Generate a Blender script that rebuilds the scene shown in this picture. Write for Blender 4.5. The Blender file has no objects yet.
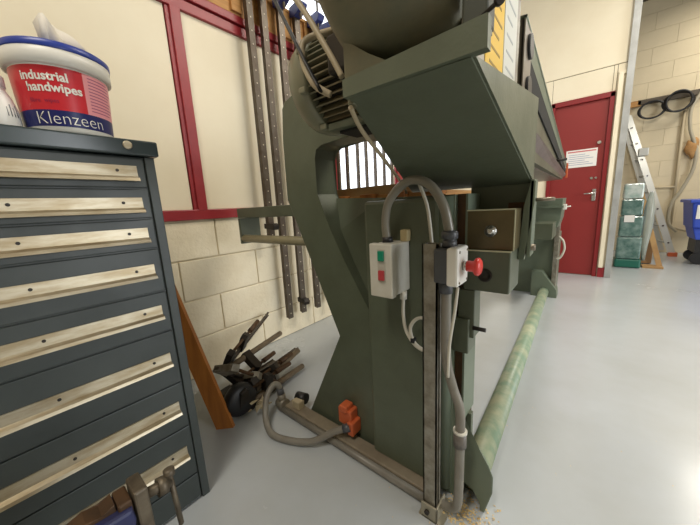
import bpy, bmesh, math, random
from mathutils import Vector, Matrix
random.seed(7)
S = bpy.context.scene
COL = S.collection
PI = math.pi

# ---------------------------------------------------------------- camera
F, PITCH, ROLL, YAW, CH = 290.0, math.radians(10.7), math.radians(3.0), math.radians(39.7), 1.0
fw0 = Vector((-math.sin(YAW), math.cos(YAW), 0)); rt0 = Vector((math.cos(YAW), math.sin(YAW), 0)); up0 = Vector((0, 0, 1))
fw = fw0*math.cos(PITCH) - up0*math.sin(PITCH)
up = up0*math.cos(PITCH) + fw0*math.sin(PITCH)
rt = rt0*math.cos(ROLL) - up*math.sin(ROLL)
u2 = rt0*math.sin(ROLL) + up*math.cos(ROLL)
cd = bpy.data.cameras.new('camera'); cam = bpy.data.objects.new('camera', cd); COL.objects.link(cam)
m = Matrix(((rt.x, u2.x, -fw.x, 0), (rt.y, u2.y, -fw.y, 0), (rt.z, u2.z, -fw.z, CH), (0, 0, 0, 1)))
cam.matrix_world = m
cd.sensor_fit = 'HORIZONTAL'; cd.sensor_width = 36; cd.lens = 36*F/700; cd.clip_start = 0.02
S.camera = cam

# ---------------------------------------------------------------- world and light
S.view_settings.view_transform = 'Standard'; S.view_settings.look = 'None'
S.view_settings.gamma = 1; S.view_settings.use_curve_mapping = False
S.view_settings.exposure = 0.2
w = bpy.data.worlds.new('world'); S.world = w; w.use_nodes = True
w.node_tree.nodes['Background'].inputs[0].default_value = (1.0, 0.95, 0.88, 1)
w.node_tree.nodes['Background'].inputs[1].default_value = 0.3
def area(name, loc, target, sx, sy, power, col):
    l = bpy.data.lights.new(name, 'AREA'); l.shape = 'RECTANGLE'; l.size = sx; l.size_y = sy; l.energy = power; l.color = col
    o = bpy.data.objects.new(name, l); COL.objects.link(o); o.location = loc
    o.rotation_euler = (Vector(target)-Vector(loc)).to_track_quat('-Z', 'Y').to_euler()
    return o
WARM = (1.0, 0.93, 0.82)
area('strip_light_far', (0.9, 2.5, 3.7), (0.9, 2.5, 0), 0.35, 1.5, 80, WARM)
area('strip_light_near', (-0.2, -1.2, 3.7), (-0.2, -1.2, 0), 0.35, 1.5, 55, WARM)
area('strip_light_yard', (1.8, 6.0, 3.7), (1.8, 6.0, 0), 0.35, 1.5, 45, WARM)
area('doorway_daylight', (4.6, 1.9, 1.6), (-1.0, 1.9, 1.0), 2.4, 2.4, 125, (0.92, 0.96, 1.0))

# ---------------------------------------------------------------- materials
def lin(c):
    c = c/255.0
    return c/12.92 if c <= 0.04045 else ((c+0.055)/1.055)**2.4
def C3(rgb): return tuple(lin(v) for v in rgb) + (1,)
MATS = {}
def mat(name, rgb, rough=0.5, metal=0.0, rgb2=None, scale=8, amount=0.5, bump=0.0, bscale=60, rvar=0.0, emit=None, trans=0, alpha=1, stretch=None, spec=0.5, lo=.4, hi=.65):
    if name in MATS: return MATS[name]
    M = bpy.data.materials.new(name); M.use_nodes = True; nt = M.node_tree; b = nt.nodes['Principled BSDF']
    b.inputs['Base Color'].default_value = C3(rgb); b.inputs['Roughness'].default_value = rough; b.inputs['Metallic'].default_value = metal
    b.inputs['Specular IOR Level'].default_value = spec
    if trans: b.inputs['Transmission Weight'].default_value = trans
    if alpha < 1: b.inputs['Alpha'].default_value = alpha
    tc = nt.nodes.new('ShaderNodeTexCoord'); src = tc.outputs['Object']
    if stretch:
        mp = nt.nodes.new('ShaderNodeMapping'); mp.inputs['Scale'].default_value = stretch
        nt.links.new(src, mp.inputs[0]); src = mp.outputs[0]
    if rgb2:
        n = nt.nodes.new('ShaderNodeTexNoise'); n.inputs['Scale'].default_value = scale; n.inputs['Detail'].default_value = 6
        n.inputs['Roughness'].default_value = .6
        nt.links.new(src, n.inputs['Vector'])
        r = nt.nodes.new('ShaderNodeMapRange'); r.inputs[1].default_value = lo; r.inputs[2].default_value = hi; r.inputs[4].default_value = amount
        nt.links.new(n.outputs[0], r.inputs[0])
        mx = nt.nodes.new('ShaderNodeMix'); mx.data_type = 'RGBA'
        mx.inputs[6].default_value = C3(rgb); mx.inputs[7].default_value = C3(rgb2)
        nt.links.new(r.outputs[0], mx.inputs[0]); nt.links.new(mx.outputs[2], b.inputs['Base Color'])
        if rvar:
            r2 = nt.nodes.new('ShaderNodeMapRange'); r2.inputs[1].default_value = .3; r2.inputs[2].default_value = .7
            r2.inputs[3].default_value = rough; r2.inputs[4].default_value = rough+rvar
            nt.links.new(n.outputs[0], r2.inputs[0]); nt.links.new(r2.outputs[0], b.inputs['Roughness'])
    if bump:
        n = nt.nodes.new('ShaderNodeTexNoise'); n.inputs['Scale'].default_value = bscale; n.inputs['Detail'].default_value = 4
        nt.links.new(src, n.inputs['Vector'])
        bp = nt.nodes.new('ShaderNodeBump'); bp.inputs['Strength'].default_value = bump; bp.inputs['Distance'].default_value = .004
        nt.links.new(n.outputs[0], bp.inputs['Height']); nt.links.new(bp.outputs[0], b.inputs['Normal'])
    if emit:
        b.inputs['Emission Color'].default_value = C3(emit[0]); b.inputs['Emission Strength'].default_value = emit[1]
    MATS[name] = M
    return M
floor_m = mat('epoxy_floor', (186, 192, 196), .17, 0, (174, 178, 178), 1.3, .8, rvar=.12)
cream = mat('cream_paint', (236, 226, 200), .55, 0, (226, 213, 184), 1.5, .6, bump=.08, bscale=40)
block_m = mat('painted_block', (232, 222, 196), .6, 0, (218, 205, 176), 5, .6, bump=.9, bscale=45)
mortar_m = mat('painted_joint', (222, 210, 184), .8)
farblock_m = mat('far_block', (222, 208, 176), .7, 0, (214, 200, 168), 3, .7, bump=.3, bscale=40)
red_m = mat('red_paint', (150, 40, 46), .38, 0, (128, 26, 34), 9, .6)
door_m = mat('red_door_paint', (136, 40, 38), .45, 0, (128, 37, 35), 3, .6)
green_m = mat('machine_green', (90, 97, 80), .38, 0, (79, 85, 67), 6, .7, bump=.12, bscale=120, rvar=.1)
green_dusty = mat('dusty_green', (88, 94, 76), .55, 0, (128, 114, 86), 3.5, .85, bump=.1, bscale=80)
pipe_m = mat('worn_pale_green', (136, 160, 136), .4, 0, (186, 190, 160), 10, .9)
lgreen_m = mat('pale_machine_green', (108, 119, 102), .42, 0, (96, 107, 90), 5, .6)
cab_m = mat('cabinet_paint', (58, 64, 62), .4, 0, (48, 54, 52), 5, .8, bump=.05, bscale=90, rvar=.12)
cablid_m = mat('cabinet_lid_paint', (52, 62, 63), .22, 0, (44, 53, 54), 5, .8)
alu_m = mat('handle_aluminium', (182, 172, 150), .42, .8, (150, 134, 104), 16, .9, stretch=(3, .6, 3))
steel_m = mat('dull_steel', (150, 142, 128), .42, .8, (110, 96, 78), 18, .8)
galv_m = mat('galvanised', (158, 154, 142), .45, .55, (120, 112, 98), 22, .9)
bar_m = mat('clamp_bar', (96, 88, 78), .42, .6, (78, 66, 56), 14, .8)
dark_m = mat('black_metal', (36, 33, 30), .5, .3, (58, 48, 38), 12, .7)
black_m = mat('black_plastic', (28, 28, 30), .45)
cavity_m = mat('painted_gap_dark', (24, 23, 20), .8)  # near-black that paints the shade of gaps; the plinth wears it too
blue_m = mat('clamp_blue', (44, 58, 130), .45, 0, (60, 62, 90), 12, .6)
wood_m = mat('pine', (196, 146, 84), .6, 0, (160, 108, 56), 4, .8, stretch=(1, .25, 6))
orange_wood = mat('stained_board', (168, 104, 42), .5, 0, (132, 78, 30), 6, .8, stretch=(5, 5, .5))
grey_pl = mat('grey_box_plastic', (200, 198, 188), .45, 0, (182, 176, 160), 9, .6)
white_pl = mat('white_plastic', (226, 224, 216), .4)
conduit_m = mat('grey_conduit', (128, 124, 114), .4, 0, (112, 106, 96), 14, .7)
cable_m = mat('white_cable', (196, 192, 178), .45)
tan_cable = mat('tan_cable', (170, 156, 128), .5)
dkgrey_pl = mat('dark_grey_plastic', (74, 76, 80), .4)
orange_m = mat('orange_plastic', (200, 98, 56), .45, 0, (178, 84, 46), 8, .6)
redbtn_m = mat('red_button', (214, 62, 56), .35)
greenbtn_m = mat('green_button', (18, 130, 100), .35)
redpush_m = mat('dull_red_button', (178, 62, 66), .4)
rust_m = mat('rust_brown', (92, 66, 42), .6, .4, (62, 48, 36), 14, .8)
paper_m = mat('paper', (232, 230, 224), .7)
glass_m = mat('frosted_window', (225, 235, 245), .4, emit=((238, 244, 255), 1.6))

# ---------------------------------------------------------------- mesh helpers
def nb(): return bmesh.new()
def box(b, x0, x1, y0, y1, z0, z1, bev=0, M=None):
    vs = [b.verts.new((x, y, z)) for x in (x0, x1) for y in (y0, y1) for z in (z0, z1)]
    if M: 
        for v in vs: v.co = M @ v.co
    fs = [b.faces.new([vs[i] for i in q]) for q in ((0, 1, 3, 2), (4, 6, 7, 5), (0, 4, 5, 1), (2, 3, 7, 6), (0, 2, 6, 4), (1, 5, 7, 3))]
    if bev:
        es = set(e for f in fs for e in f.edges)
        bmesh.ops.bevel(b, geom=list(es), offset=bev, segments=2, affect='EDGES', profile=.5)
    return b
def prism(b, pts, axis, a0, a1, bev=0, back=None):
    """polygon (2D) extruded along axis 'x','y','z' from a0 to a1; back: other 2D points for the far end"""
    def mk(p, a):
        if axis == 'x': return (a, p[0], p[1])
        if axis == 'y': return (p[0], a, p[1])
        return (p[0], p[1], a)
    v0 = [b.verts.new(mk(p, a0)) for p in pts]; v1 = [b.verts.new(mk(p, a1)) for p in (back or pts)]
    n = len(pts)
    f0 = b.faces.new(v0); f1 = b.faces.new(v1[::-1])
    for i in range(n): b.faces.new((v0[i], v1[i], v1[(i+1) % n], v0[(i+1) % n]))
    if bev: bmesh.ops.bevel(b, geom=list(f0.edges)+list(f1.edges), offset=bev, segments=2, affect='EDGES', profile=.5)
    return b
def cyl(b, p0, p1, r, r2=None, n=20, cap=True):
    p0, p1 = Vector(p0), Vector(p1); d = (p1-p0); r2 = r if r2 is None else r2
    q = d.to_track_quat('Z', 'Y')
    A = []; B = []
    for i in range(n):
        a = 2*PI*i/n; c = Vector((math.cos(a), math.sin(a), 0))
        A.append(b.verts.new(p0+q@(c*r))); B.append(b.verts.new(p1+q@(c*r2)))
    for i in range(n):
        f = b.faces.new((A[i], A[(i+1) % n], B[(i+1) % n], B[i])); f.smooth = True
    if cap: b.faces.new(A[::-1]); b.faces.new(B)
    return b
def lathe(b, prof, origin=(0, 0, 0), axis='z', n=32):
    o = Vector(origin); rings = []
    for r, h in prof:
        ring = []
        for i in range(n):
            a = 2*PI*i/n; c, s = r*math.cos(a), r*math.sin(a)
            v = {'z': (c, s, h), 'x': (h, c, s), 'y': (s, h, c)}[axis]
            ring.append(b.verts.new(o+Vector(v)))
        rings.append(ring)
    for k in range(len(rings)-1):
        for i in range(n):
            f = b.faces.new((rings[k][i], rings[k][(i+1) % n], rings[k+1][(i+1) % n], rings[k+1][i])); f.smooth = True
    b.faces.new(rings[0][::-1]); b.faces.new(rings[-1])
    return b
def smoothpath(pts, sub=8):
    P = [Vector(p) for p in pts]; out = []
    for i in range(len(P)-1):
        p0 = P[max(i-1, 0)]; p1 = P[i]; p2 = P[i+1]; p3 = P[min(i+2, len(P)-1)]
        for k in range(sub):
            t = k/sub
            out.append(0.5*((2*p1)+(p2-p0)*t+(2*p0-5*p1+4*p2-p3)*t*t+(3*p1-p0-3*p2+p3)*t**3))
    out.append(P[-1]); return out
def tube(b, pts, r, n=10, smooth=True, sub=8, flat=None):
    P = smoothpath(pts, sub) if smooth else [Vector(p) for p in pts]
    prev = None; rings = []
    nrm = Vector((0.13, 0.31, 0.94))
    for i, p in enumerate(P):
        t = (P[min(i+1, len(P)-1)]-P[max(i-1, 0)]).normalized()
        a = (nrm-t*nrm.dot(t))
        if a.length < 1e-3: a = t.orthogonal()
        a.normalize(); nrm = a; c = t.cross(a)
        ring = []
        for k in range(n):
            th = 2*PI*k/n
            ring.append(b.verts.new(p+a*(r*math.cos(th))+c*((flat or r)*math.sin(th))))
        rings.append(ring)
    for k in range(len(rings)-1):
        for i in range(n):
            f = b.faces.new((rings[k][i], rings[k][(i+1) % n], rings[k+1][(i+1) % n], rings[k+1][i])); f.smooth = True
    b.faces.new(rings[0][::-1]); b.faces.new(rings[-1])
    return b
def obj(name, b, m, parent=None, kind=None):
    bmesh.ops.recalc_face_normals(b, faces=b.faces)
    me = bpy.data.meshes.new(name); b.to_mesh(me); b.free()
    if m: me.materials.append(m)
    o = bpy.data.objects.new(name, me); COL.objects.link(o)
    if parent:
        o.parent = parent
        # parts are modelled in place: keep world coordinates while the parent Empty stands at the thing's base
        pm = Matrix.Identity(4); q = parent
        while q: pm = q.matrix_basis @ pm if q is parent else q.matrix_basis @ pm; q = q.parent
        o.matrix_parent_inverse = Matrix.Identity(4)
        me.transform(pm.inverted())
    if kind: o['kind'] = kind
    return o
def tag(o, label, cat, group=None, kind=None):
    o['label'] = label; o['category'] = cat
    if group: o['group'] = group
    if kind: o['kind'] = kind
    return o
def thing(name, label, cat, loc=(0, 0, 0), group=None):
    o = bpy.data.objects.new(name, None); COL.objects.link(o); o.location = loc; o.empty_display_size = .1
    return tag(o, label, cat, group)
def struct(name, b, m, parent=None):
    o = obj(name, b, m, parent)
    if not parent: o['kind'] = 'structure'
    return o
def inst(name, src, loc, parent=None, rot=None, scale=None, mat=None):
    o = src.copy(); o.name = name; COL.objects.link(o); o.location = loc
    if rot: o.rotation_euler = rot
    if scale: o.scale = scale
    if parent: o.parent = parent
    return o
def dup(root, M=None, label=None):
    r = root.copy(); COL.objects.link(r)
    if label: r['label'] = label
    for ch in list(root.children):
        c = ch.copy(); COL.objects.link(c); c.parent = r
        for g in list(ch.children):
            d = g.copy(); COL.objects.link(d); d.parent = c
    return r

# ================================================================ SETTING
b = nb(); box(b, -2.2, 5, -2.6, 7.4, -.1, 0); struct('floor', b, floor_m)
b = nb(); box(b, -2.2, 5, -2.6, 7.4, 4.0, 4.1); struct('ceiling', b, mat('ceiling_paint', (150, 140, 120), .8))
b = nb(); box(b, -2.2, 5, -2.7, -2.6, 0, 4.0); struct('wall_rear_blocker', b, mat('rear_blocker_paint', (150, 140, 122), .8))  # unseen wall added behind the camera to block world light
WX = -1.83
b = nb(); box(b, -2.05, WX-.012, -2.6, 4.65, 0, .985); box(b, -2.05, WX-.012, -2.6, 1.5, .985, 4.0); box(b, -2.05, WX-.012, 3.9, 4.65, .985, 4.0); box(b, -2.05, WX-.012, 3.12, 3.37, 1.13, 2.1)
box(b, -2.05, WX-.012, 1.5, 3.9, .985, 1.13); box(b, -2.05, WX-.012, 1.5, 3.9, 2.1, 2.42); box(b, -2.05, WX-.012, 1.5, 3.9, 3.3, 4.0); box(b, -2.05, WX-.012, 1.5, 2.06, 1.13, 2.1)
wl = struct('wall_left', b, mortar_m)
# lower wall: painted blocks, each proud of the joints
BL = .51
b = nb(); box(b, -.02, .012, .003, BL-.003, .003, .243, bev=.005); blk = obj('brick', b, block_m)
first = True
for c in range(4):
    z = c*.2465
    for k in range(-2, 9):
        y = (.645 if c % 2 == 0 else .889)+ (k-1)*BL
        if c == 2: y = .645+(k-1)*BL
        if c == 3: y = .889+(k-1)*BL
        if c == 1: y = .863+(k-1)*BL
        if y > 4.6: continue
        if first: blk.location = (WX-.012, y, z); blk.parent = wl; first = False
        else: inst('brick', blk, (WX-.012, y, z), wl)
# cream panels between the red posts
for (y0, y1, z0, z1) in ((-.55, .77, 1.035, 2.11), (.845, 2.0, 1.035, 2.11), (3.9, 4.64, 1.035, 2.11), (-.55, 4.64, 2.4, 3.95)):
    b = nb()
    if z0 > 2.3: 
        box(b, WX-.012, WX, -.55, 1.5, z0, z1, .003)
    else: box(b, WX-.012, WX, y0, y1, z0, z1, .003)
    obj('panel', b, cream, wl)
# red rails and posts
b = nb(); box(b, WX-.012, WX+.018, -1.5, 4.6, .975, 1.035, .004); struct('trim_1', b, red_m)
b = nb(); box(b, WX-.012, WX+.02, -1.5, 4.6, 2.105, 2.16, .004); box(b, WX-.012, WX+.035, -1.5, 4.6, 2.165, 2.21, .004); struct('trim_2', b, red_m)
for i, (y0, y1) in enumerate(((.775, .85), (2.0, 2.075), (3.13, 3.37))):
    b = nb(); box(b, WX-.012, WX+.02, y0+.02, y1, 1.03, 2.11, .003); box(b, WX-.012, WX+.008, y0, y0+.02, 1.03, 2.11); struct('trim_%d' % (i+3), b, red_m)
# windows in the left wall
def window(n, y0, y1, z0, z1, bars):
    b = nb()
    for (a0, a1, c0, c1) in ((y0, y1, z0, z0+.03), (y0, y1, z1-.03, z1), (y0, y0+.03, z0, z1), (y1-.03, y1, z0, z1)):
        box(b, WX-.09, WX-.02, a0, a1, c0, c1)
    o = struct('window_%d' % n, b, white_pl)
    k = bars
    for i in range(k):
        a = y0+.03+(y1-y0-.06)*i/k; c = y0+.03+(y1-y0-.06)*(i+1)/k
        b = nb(); box(b, WX-.07, WX-.06, a, c, z0+.03, z1-.03); obj('pane', b, glass_m, o)
window(1, 2.06, 3.15, 1.13, 2.1, 1)
window(3, 3.36, 3.9, 1.13, 2.1, 1)
window(2, 1.5, 3.9, 2.42, 3.3, 2)
# brown timber sill under the lower window
b = nb(); box(b, WX, WX+.04, 1.9, 3.6, 1.08, 1.13, .004); struct('trim_6', b, wood_m)

# back partition with the red door
BY = 4.65
cjoint = mat('dark_joint', (120, 106, 84), .8)  # darker core colour that shows between the panels
b = nb(); box(b, -2.05, -.47, BY+.012, BY+.12, 0, 4.0); box(b, .115, .21, BY+.012, BY+.12, 0, 4.0); box(b, -.47, .115, BY+.012, BY+.12, 2.13, 4.0)
wb = struct('wall_back', b, cjoint)
for (x0, x1, z0, z1) in ((-1.98, -.472, 0, 2.392), (-.468, .083, 2.13, 2.392), (-1.98, .2, 2.4, 3.98), (.118, .2, 0, 2.392), (.087, .114, 2.13, 2.392)):
    b = nb(); box(b, x0, x1, BY, BY+.014, z0, z1, .002); obj('panel', b, cream, wb)
b = nb(); box(b, .128, .168, BY-.045, BY+.0, .12, 2.3, .004); box(b, .125, .2, BY-.02, BY, 2.28, 2.32)
struct('trim_7', b, cream)
b = nb(); box(b, .125, .2, BY-.03, BY, 0, .12); struct('baseboard_back', b, red_m)
# door: frame, leaf, handle
b = nb(); box(b, -.47, -.43, BY-.02, BY+.08, 0, 2.12, .003); box(b, .075, .115, BY-.02, BY+.08, 0, 2.12, .003); box(b, -.47, .115, BY-.02, BY+.08, 2.07, 2.125, .003)
d = struct('door_1', b, mat('dark_red_frame', (132, 30, 34), .4))
b = nb(); box(b, -.43, .075, BY+.01, BY+.05, .008, 2.07, .002); obj('door_leaf', b, door_m, d)
b = nb(); box(b, .0, .035, BY-.002, BY+.01, .93, 1.07, .003); cyl(b, (.018, BY-.04, 1.02), (.018, BY, 1.02), .01); tube(b, [(.018, BY-.04, 1.02), (-.03, BY-.045, 1.02), (-.075, BY-.04, 1.018)], .009)
h = obj('door_handle', b, mat('satin_chrome', (200, 200, 196), .25, .9), d)
b = nb(); cyl(b, (.02, BY-.015, 1.6), (.02, BY+.01, 1.6), .018); cyl(b, (-.02, BY-.0, 1.2), (-.02, BY+.01, 1.2), .015); cyl(b, (.02, BY-.0, 1.2), (.02, BY+.01, 1.2), .012); obj('lock', b, MATS['satin_chrome'], d)
# notice on the door
t = thing('notice', 'white laminated notice with a few printed lines stuck on the red door', 'sign', (-.13, BY+.01, 1.34))
b = nb(); box(b, -.285, .012, BY+.004, BY+.009, 1.34, 1.545, .001); obj('sheet', b, paper_m, t)
b = nb()
for i in range(6): box(b, -.26, -.02-(i % 3)*.04, BY+.0025, BY+.005, 1.37+i*.023, 1.376+i*.023)
obj('printed_lines', b, mat('print_blue_grey', (150, 158, 180), .7), t)
b = nb(); box(b, -.27, -.0, BY+.002, BY+.005, 1.516, 1.53); obj('red_heading', b, mat('print_red', (200, 110, 110), .7), t)
# galvanised column at the partition end
b = nb(); box(b, .195, .245, BY-.04, BY+.03, 0, 4.0); box(b, .19, .25, BY-.045, BY-.03, 0, 4.0, .002); struct('trim_8', b, mat('column_grey', (178, 180, 178), .45, .3, (150, 150, 146), 6, .7))
# far wall of blocks
FY = 7.0
b = nb(); box(b, -2.05, 5, FY+.012, FY+.2, 0, 4.0); wf = struct('wall_far', b, mat('far_joint', (212, 198, 168), .8))
b = nb(); box(b, .001, .509, 0, .02, .001, .2455, bev=.002); fb = obj('brick', b, farblock_m)
n = 0
for c in range(16):
    for k in range(6):
        x = .05+k*BL-(BL/2 if c % 2 else 0); p = (x, FY, c*.2465)
        if n == 0: fb.location = p; fb.parent = wf
        else: inst('brick', fb, p, wf)
        n += 1
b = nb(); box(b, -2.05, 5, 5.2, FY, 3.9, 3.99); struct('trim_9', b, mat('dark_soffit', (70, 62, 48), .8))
b = nb(); box(b, 4.9, 5, -2.6, .4, 0, 4.0); box(b, 4.9, 5, 3.4, 7.4, 0, 4.0); box(b, 4.9, 5, .4, 3.4, 3.0, 4.0); struct('wall_right', b, cream)

# ================================================================ TOOL CABINET
CX = -1.005; CY1 = .334; CY0 = -.44
cab = thing('tool_cabinet', 'dark grey steel drawer cabinet with long aluminium handles, left foreground', 'cabinet', (-1.36, -.05, 0))
b = nb(); box(b, -1.72, CX-.006, CY0, CY1, .045, 1.172, .003); obj('body', b, cab_m, cab)
b = nb(); box(b, -1.70, CX-.03, CY0+.02, CY1-.02, 0, .05); obj('plinth', b, cavity_m, cab)
b = nb(); box(b, CX-.02, CX+.002, .309, CY1, .0, 1.172, .002); obj('side_stile', b, cab_m, cab)
b = nb(); box(b, -1.73, CX+.012, CY0-.01, CY1+.012, 1.174, 1.216, .005); lid = obj('lid', b, cablid_m, cab)
b = nb(); lathe(b, [(.008, 0), (.011, 0), (.011, .003), (.008, .003)], (CX+.012, .272, 1.199), 'x', 20); obj('lock_ring', b, alu_m, lid)
seams = [1.17, 1.085, .999, .91, .776, .647, .464, .30, .11]
hz = [1.130, 1.043, .957, .848, .719, .560, .386, .216]
for i in range(8):
    z1, z0 = seams[i], seams[i+1]
    b = nb(); box(b, CX-.018, CX, CY0+.025, .306, z0+.002, z1-.002, .0025); dr = obj('drawer', b, cab_m, cab)
    hc = hz[i]-.006
    prof = [(CX, hc+.022), (CX+.004, hc+.022), (CX+.005, hc-.006), (CX+.017, hc-.012), (CX+.02, hc-.02), (CX+.014, hc-.021), (CX+.002, hc-.014), (CX, hc-.014)]
    b = nb(); prism(b, [(p[0], p[1]) for p in prof], 'y', CY0+.04, .286); hd = obj('handle', b, alu_m, dr)
    for yy in (.24, .03, -.2):
        b = nb(); cyl(b, (CX+.004, yy, hc+.008), (CX+.0065, yy, hc+.008), .004, n=10); obj('rivet', b, dark_m, dr)
b = nb(); box(b, CX-.018, CX, CY0+.025, .306, .012, .106, .0025); obj('kick_panel', b, cab_m, cab)

# ---------------------------------------------------------------- tub of wipes on the cabinet
TX, TY, TZ = -1.092, .180, 1.217
tub = thing('wipes_tub', 'round white tub of hand wipes with red and navy label on the cabinet', 'tub', (TX, TY, TZ))
b = nb(); lathe(b, [(.083, 0), (.086, .004), (.0945, .15), (.0945, .165), (.09, .168)], (TX, TY, TZ), n=48); obj('body', b, white_pl, tub)
b = nb(); lathe(b, [(.098, .135), (.103, .137), (.104, .166), (.101, .168)], (TX, TY, TZ), n=48); obj('rim', b, white_pl, tub)
b = nb(); lathe(b, [(.1045, .166), (.1055, .168), (.1055, .178), (.1, .182), (.03, .184), (.028, .18)], (TX, TY, TZ), n=48); obj('lid', b, mat('lid_blue', (40, 62, 150), .35), tub)
def band(r0, r1, z0, z1, a0, a1, n=40):
    b = nb(); A = []; B = []
    for i in range(n+1):
        a = a0+(a1-a0)*i/n
        A.append(b.verts.new((TX+r0*math.cos(a), TY+r0*math.sin(a), TZ+z0))); B.append(b.verts.new((TX+r1*math.cos(a), TY+r1*math.sin(a), TZ+z1)))
    for i in range(n): b.faces.new((A[i], A[i+1], B[i+1], B[i])).smooth = True
    return b
def rad(z): return .086+(.0945-.086)*(z-.004)/.146
d = math.radians
red_l = mat('label_red', (196, 36, 48), .35); navy = mat('label_navy', (22, 30, 92), .35); pinkl = mat('label_pink', (226, 150, 156), .35)
obj('red_label', band(rad(.045)+.0006, rad(.132)+.0006, .045, .132, d(-110), d(16)), red_l, tub)
obj('pale_label', band(rad(.045)+.0006, rad(.132)+.0006, .045, .132, d(16), d(110)), pinkl, tub)
obj('navy_label', band(rad(.012)+.0006, rad(.045)+.0006, .012, .045, d(-110), d(110)), navy, tub)
b = nb()
for i in range(11):
    z = .053+i*.007; a0 = d(22); a1 = d(58+((i*7) % 5)*2)
    bb = band(rad(z)+.001, rad(z+.002)+.001, z, z+.0022, a0, a1, 10)
    me = bpy.data.meshes.new('t'); bb.to_mesh(me); bb.free(); b.from_mesh(me); bpy.data.meshes.remove(me)
obj('small_print', b, mat('print_purple', (160, 84, 120), .5), tub)
def wraptext(txt, name, size, ang, z, m, parent, font_bold=0.0, r=None, cx=TX, cy=TY, zb=TZ, rf=None, sx=1):
    cu = bpy.data.curves.new('txt', 'FONT'); cu.body = txt; cu.size = size; cu.align_x = 'LEFT'; cu.offset = font_bold; cu.resolution_u = 3
    o = bpy.data.objects.new('txt', cu); COL.objects.link(o)
    dg = bpy.context.evaluated_depsgraph_get(); me = bpy.data.meshes.new_from_object(o.evaluated_get(dg))
    bm = nb(); bm.from_mesh(me); bmesh.ops.triangulate(bm, faces=bm.faces)
    for v in bm.verts:
        zz = z+v.co.y; R = (rf(zz) if rf else r)+.0014; a = ang+v.co.x*sx/R
        v.co = Vector((cx+R*math.cos(a), cy+R*math.sin(a), zb+zz))
    COL.objects.unlink(o); bpy.data.objects.remove(o); bpy.data.curves.remove(cu); bpy.data.meshes.remove(me)
    return obj(name, bm, m, parent)
wraptext('industrial', 'label_lettering', .0245, d(-57), .104, white_pl, tub, .0007, rf=rad)
wraptext('handwipes', 'label_lettering', .0245, d(-52), .082, white_pl, tub, .0007, rf=rad)
wraptext('fibre  wipes', 'small_lettering', .012, d(-52), .060, mat('label_maroon', (140, 34, 70), .5), tub, 0, rf=rad)
wraptext('Klenzeen', 'brand_lettering', .037, d(-50), .0165, white_pl, tub, -.0006, rf=rad, sx=.98)
for o_ in tub.children: o_.data.transform(Matrix.Diagonal((1, 1, 1.09, 1)))
# wipe sticking out
b = nb()
for k in range(3):
    n = 12; base = []; top = []
    for i in range(n+1):
        t = i/n; a = -.5+t*1.0
        bx = TX+.045+.012*math.sin(6*t+k)+.004*k; by = TY-.028+.07*t
        base.append(b.verts.new((bx, by, TZ+.195)))
        hgt = .070*max(.12, 1-abs(t-.22-.05*k)*1.15)+.004*math.sin(9*t+k)
        top.append(b.verts.new((bx+.012*math.sin(4*t+2*k), by-.008+.006*k, TZ+.195+hgt)))
    for i in range(n): b.faces.new((base[i], base[i+1], top[i+1], top[i])).smooth = True
wp = obj('wipe', b, mat('tissue', (222, 216, 204), .8), tub)
so = wp.modifiers.new('s', 'SOLIDIFY'); so.thickness = .0006
# white bottle beside the tub
BX, BYY = -1.075, .058
bt = thing('spray_bottle', 'small white plastic bottle at the left picture edge beside the wipes tub', 'bottle', (BX, BYY, 1.216))
b = nb(); lathe(b, [(.03, 0), (.033, .004), (.031, .045), (.024, .075), (.017, .09), (.017, .098)], (BX, BYY, 1.216)); obj('body', b, white_pl, bt)
b = nb(); lathe(b, [(.019, .096), (.019, .118), (.014, .124)], (BX, BYY, 1.216)); obj('cap', b, mat('cap_grey', (208, 206, 200), .5), bt)
b = nb()
for i in range(4):
    a0 = d(20+i*11)
    for zz in (.03,):
        tube(b, [(BX+.0325*math.cos(a0), BYY+.0325*math.sin(a0), 1.216+zz), (BX+.030*math.cos(a0), BYY+.030*math.sin(a0), 1.216+.05+.006*(i % 2))], .0008, n=4, sub=2)
obj('label_print', b, dkgrey_pl, bt)

# ================================================================ BENCH VICE on its stand (lower left corner)
v = thing('bench_vice', 'worn blue vice with rusty jaws in the bottom left corner before the drawers', 'vice', (-.60, .02, 0)); v_lift = .022
b = nb(); prism(b, [(-.14, .38), (.055, .38), (.07, .46), (.068, .485), (.01, .490), (-.14, .475)], 'x', -.635, -.572, .006); obj('body', b, mat('vice_blue', (30, 40, 92), .5, 0, (48, 44, 50), 14, .8), v)
b = nb(); box(b, -.632, -.578, .0725, .094, .40, .505, .004); obj('jaw', b, mat('jaw_grey', (112, 102, 86), .5, .5, (72, 62, 52), 18, .8), v)
b = nb(); box(b, -.628, -.582, .05, .070, .45, .497, .003); obj('jaw', b, rust_m, v)
b = nb(); prism(b, [(-.03, .487), (.01, .499), (.03, .492), (.048, .500), (.05, .482), (-.03, .48)], 'x', -.625, -.59, .002); obj('rusty_lip', b, rust_m, v)
b = nb(); cyl(b, (-.605, .092, .470), (-.605, .135, .462), .010); cyl(b, (-.605, .112, .466), (-.605, .128, .464), .017); obj('screw', b, MATS['jaw_grey'], v)
b = nb(); cyl(b, (-.605, .135, .482), (-.60, .138, .36), .005); lathe(b, [(.004, 0), (.010, .002), (.010, .014), (.004, .016)], (-.605, .135, .475)); obj('tommy_bar', b, MATS['jaw_grey'], v)
b = nb(); cyl(b, (-.6, -.0, .0), (-.6, -.0, .385), .035); lathe(b, [(.16, 0), (.16, .012), (.04, .03)], (-.6, 0, -v_lift)); obj('pedestal', b, dark_m, v)
v.location.z = v_lift

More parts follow.
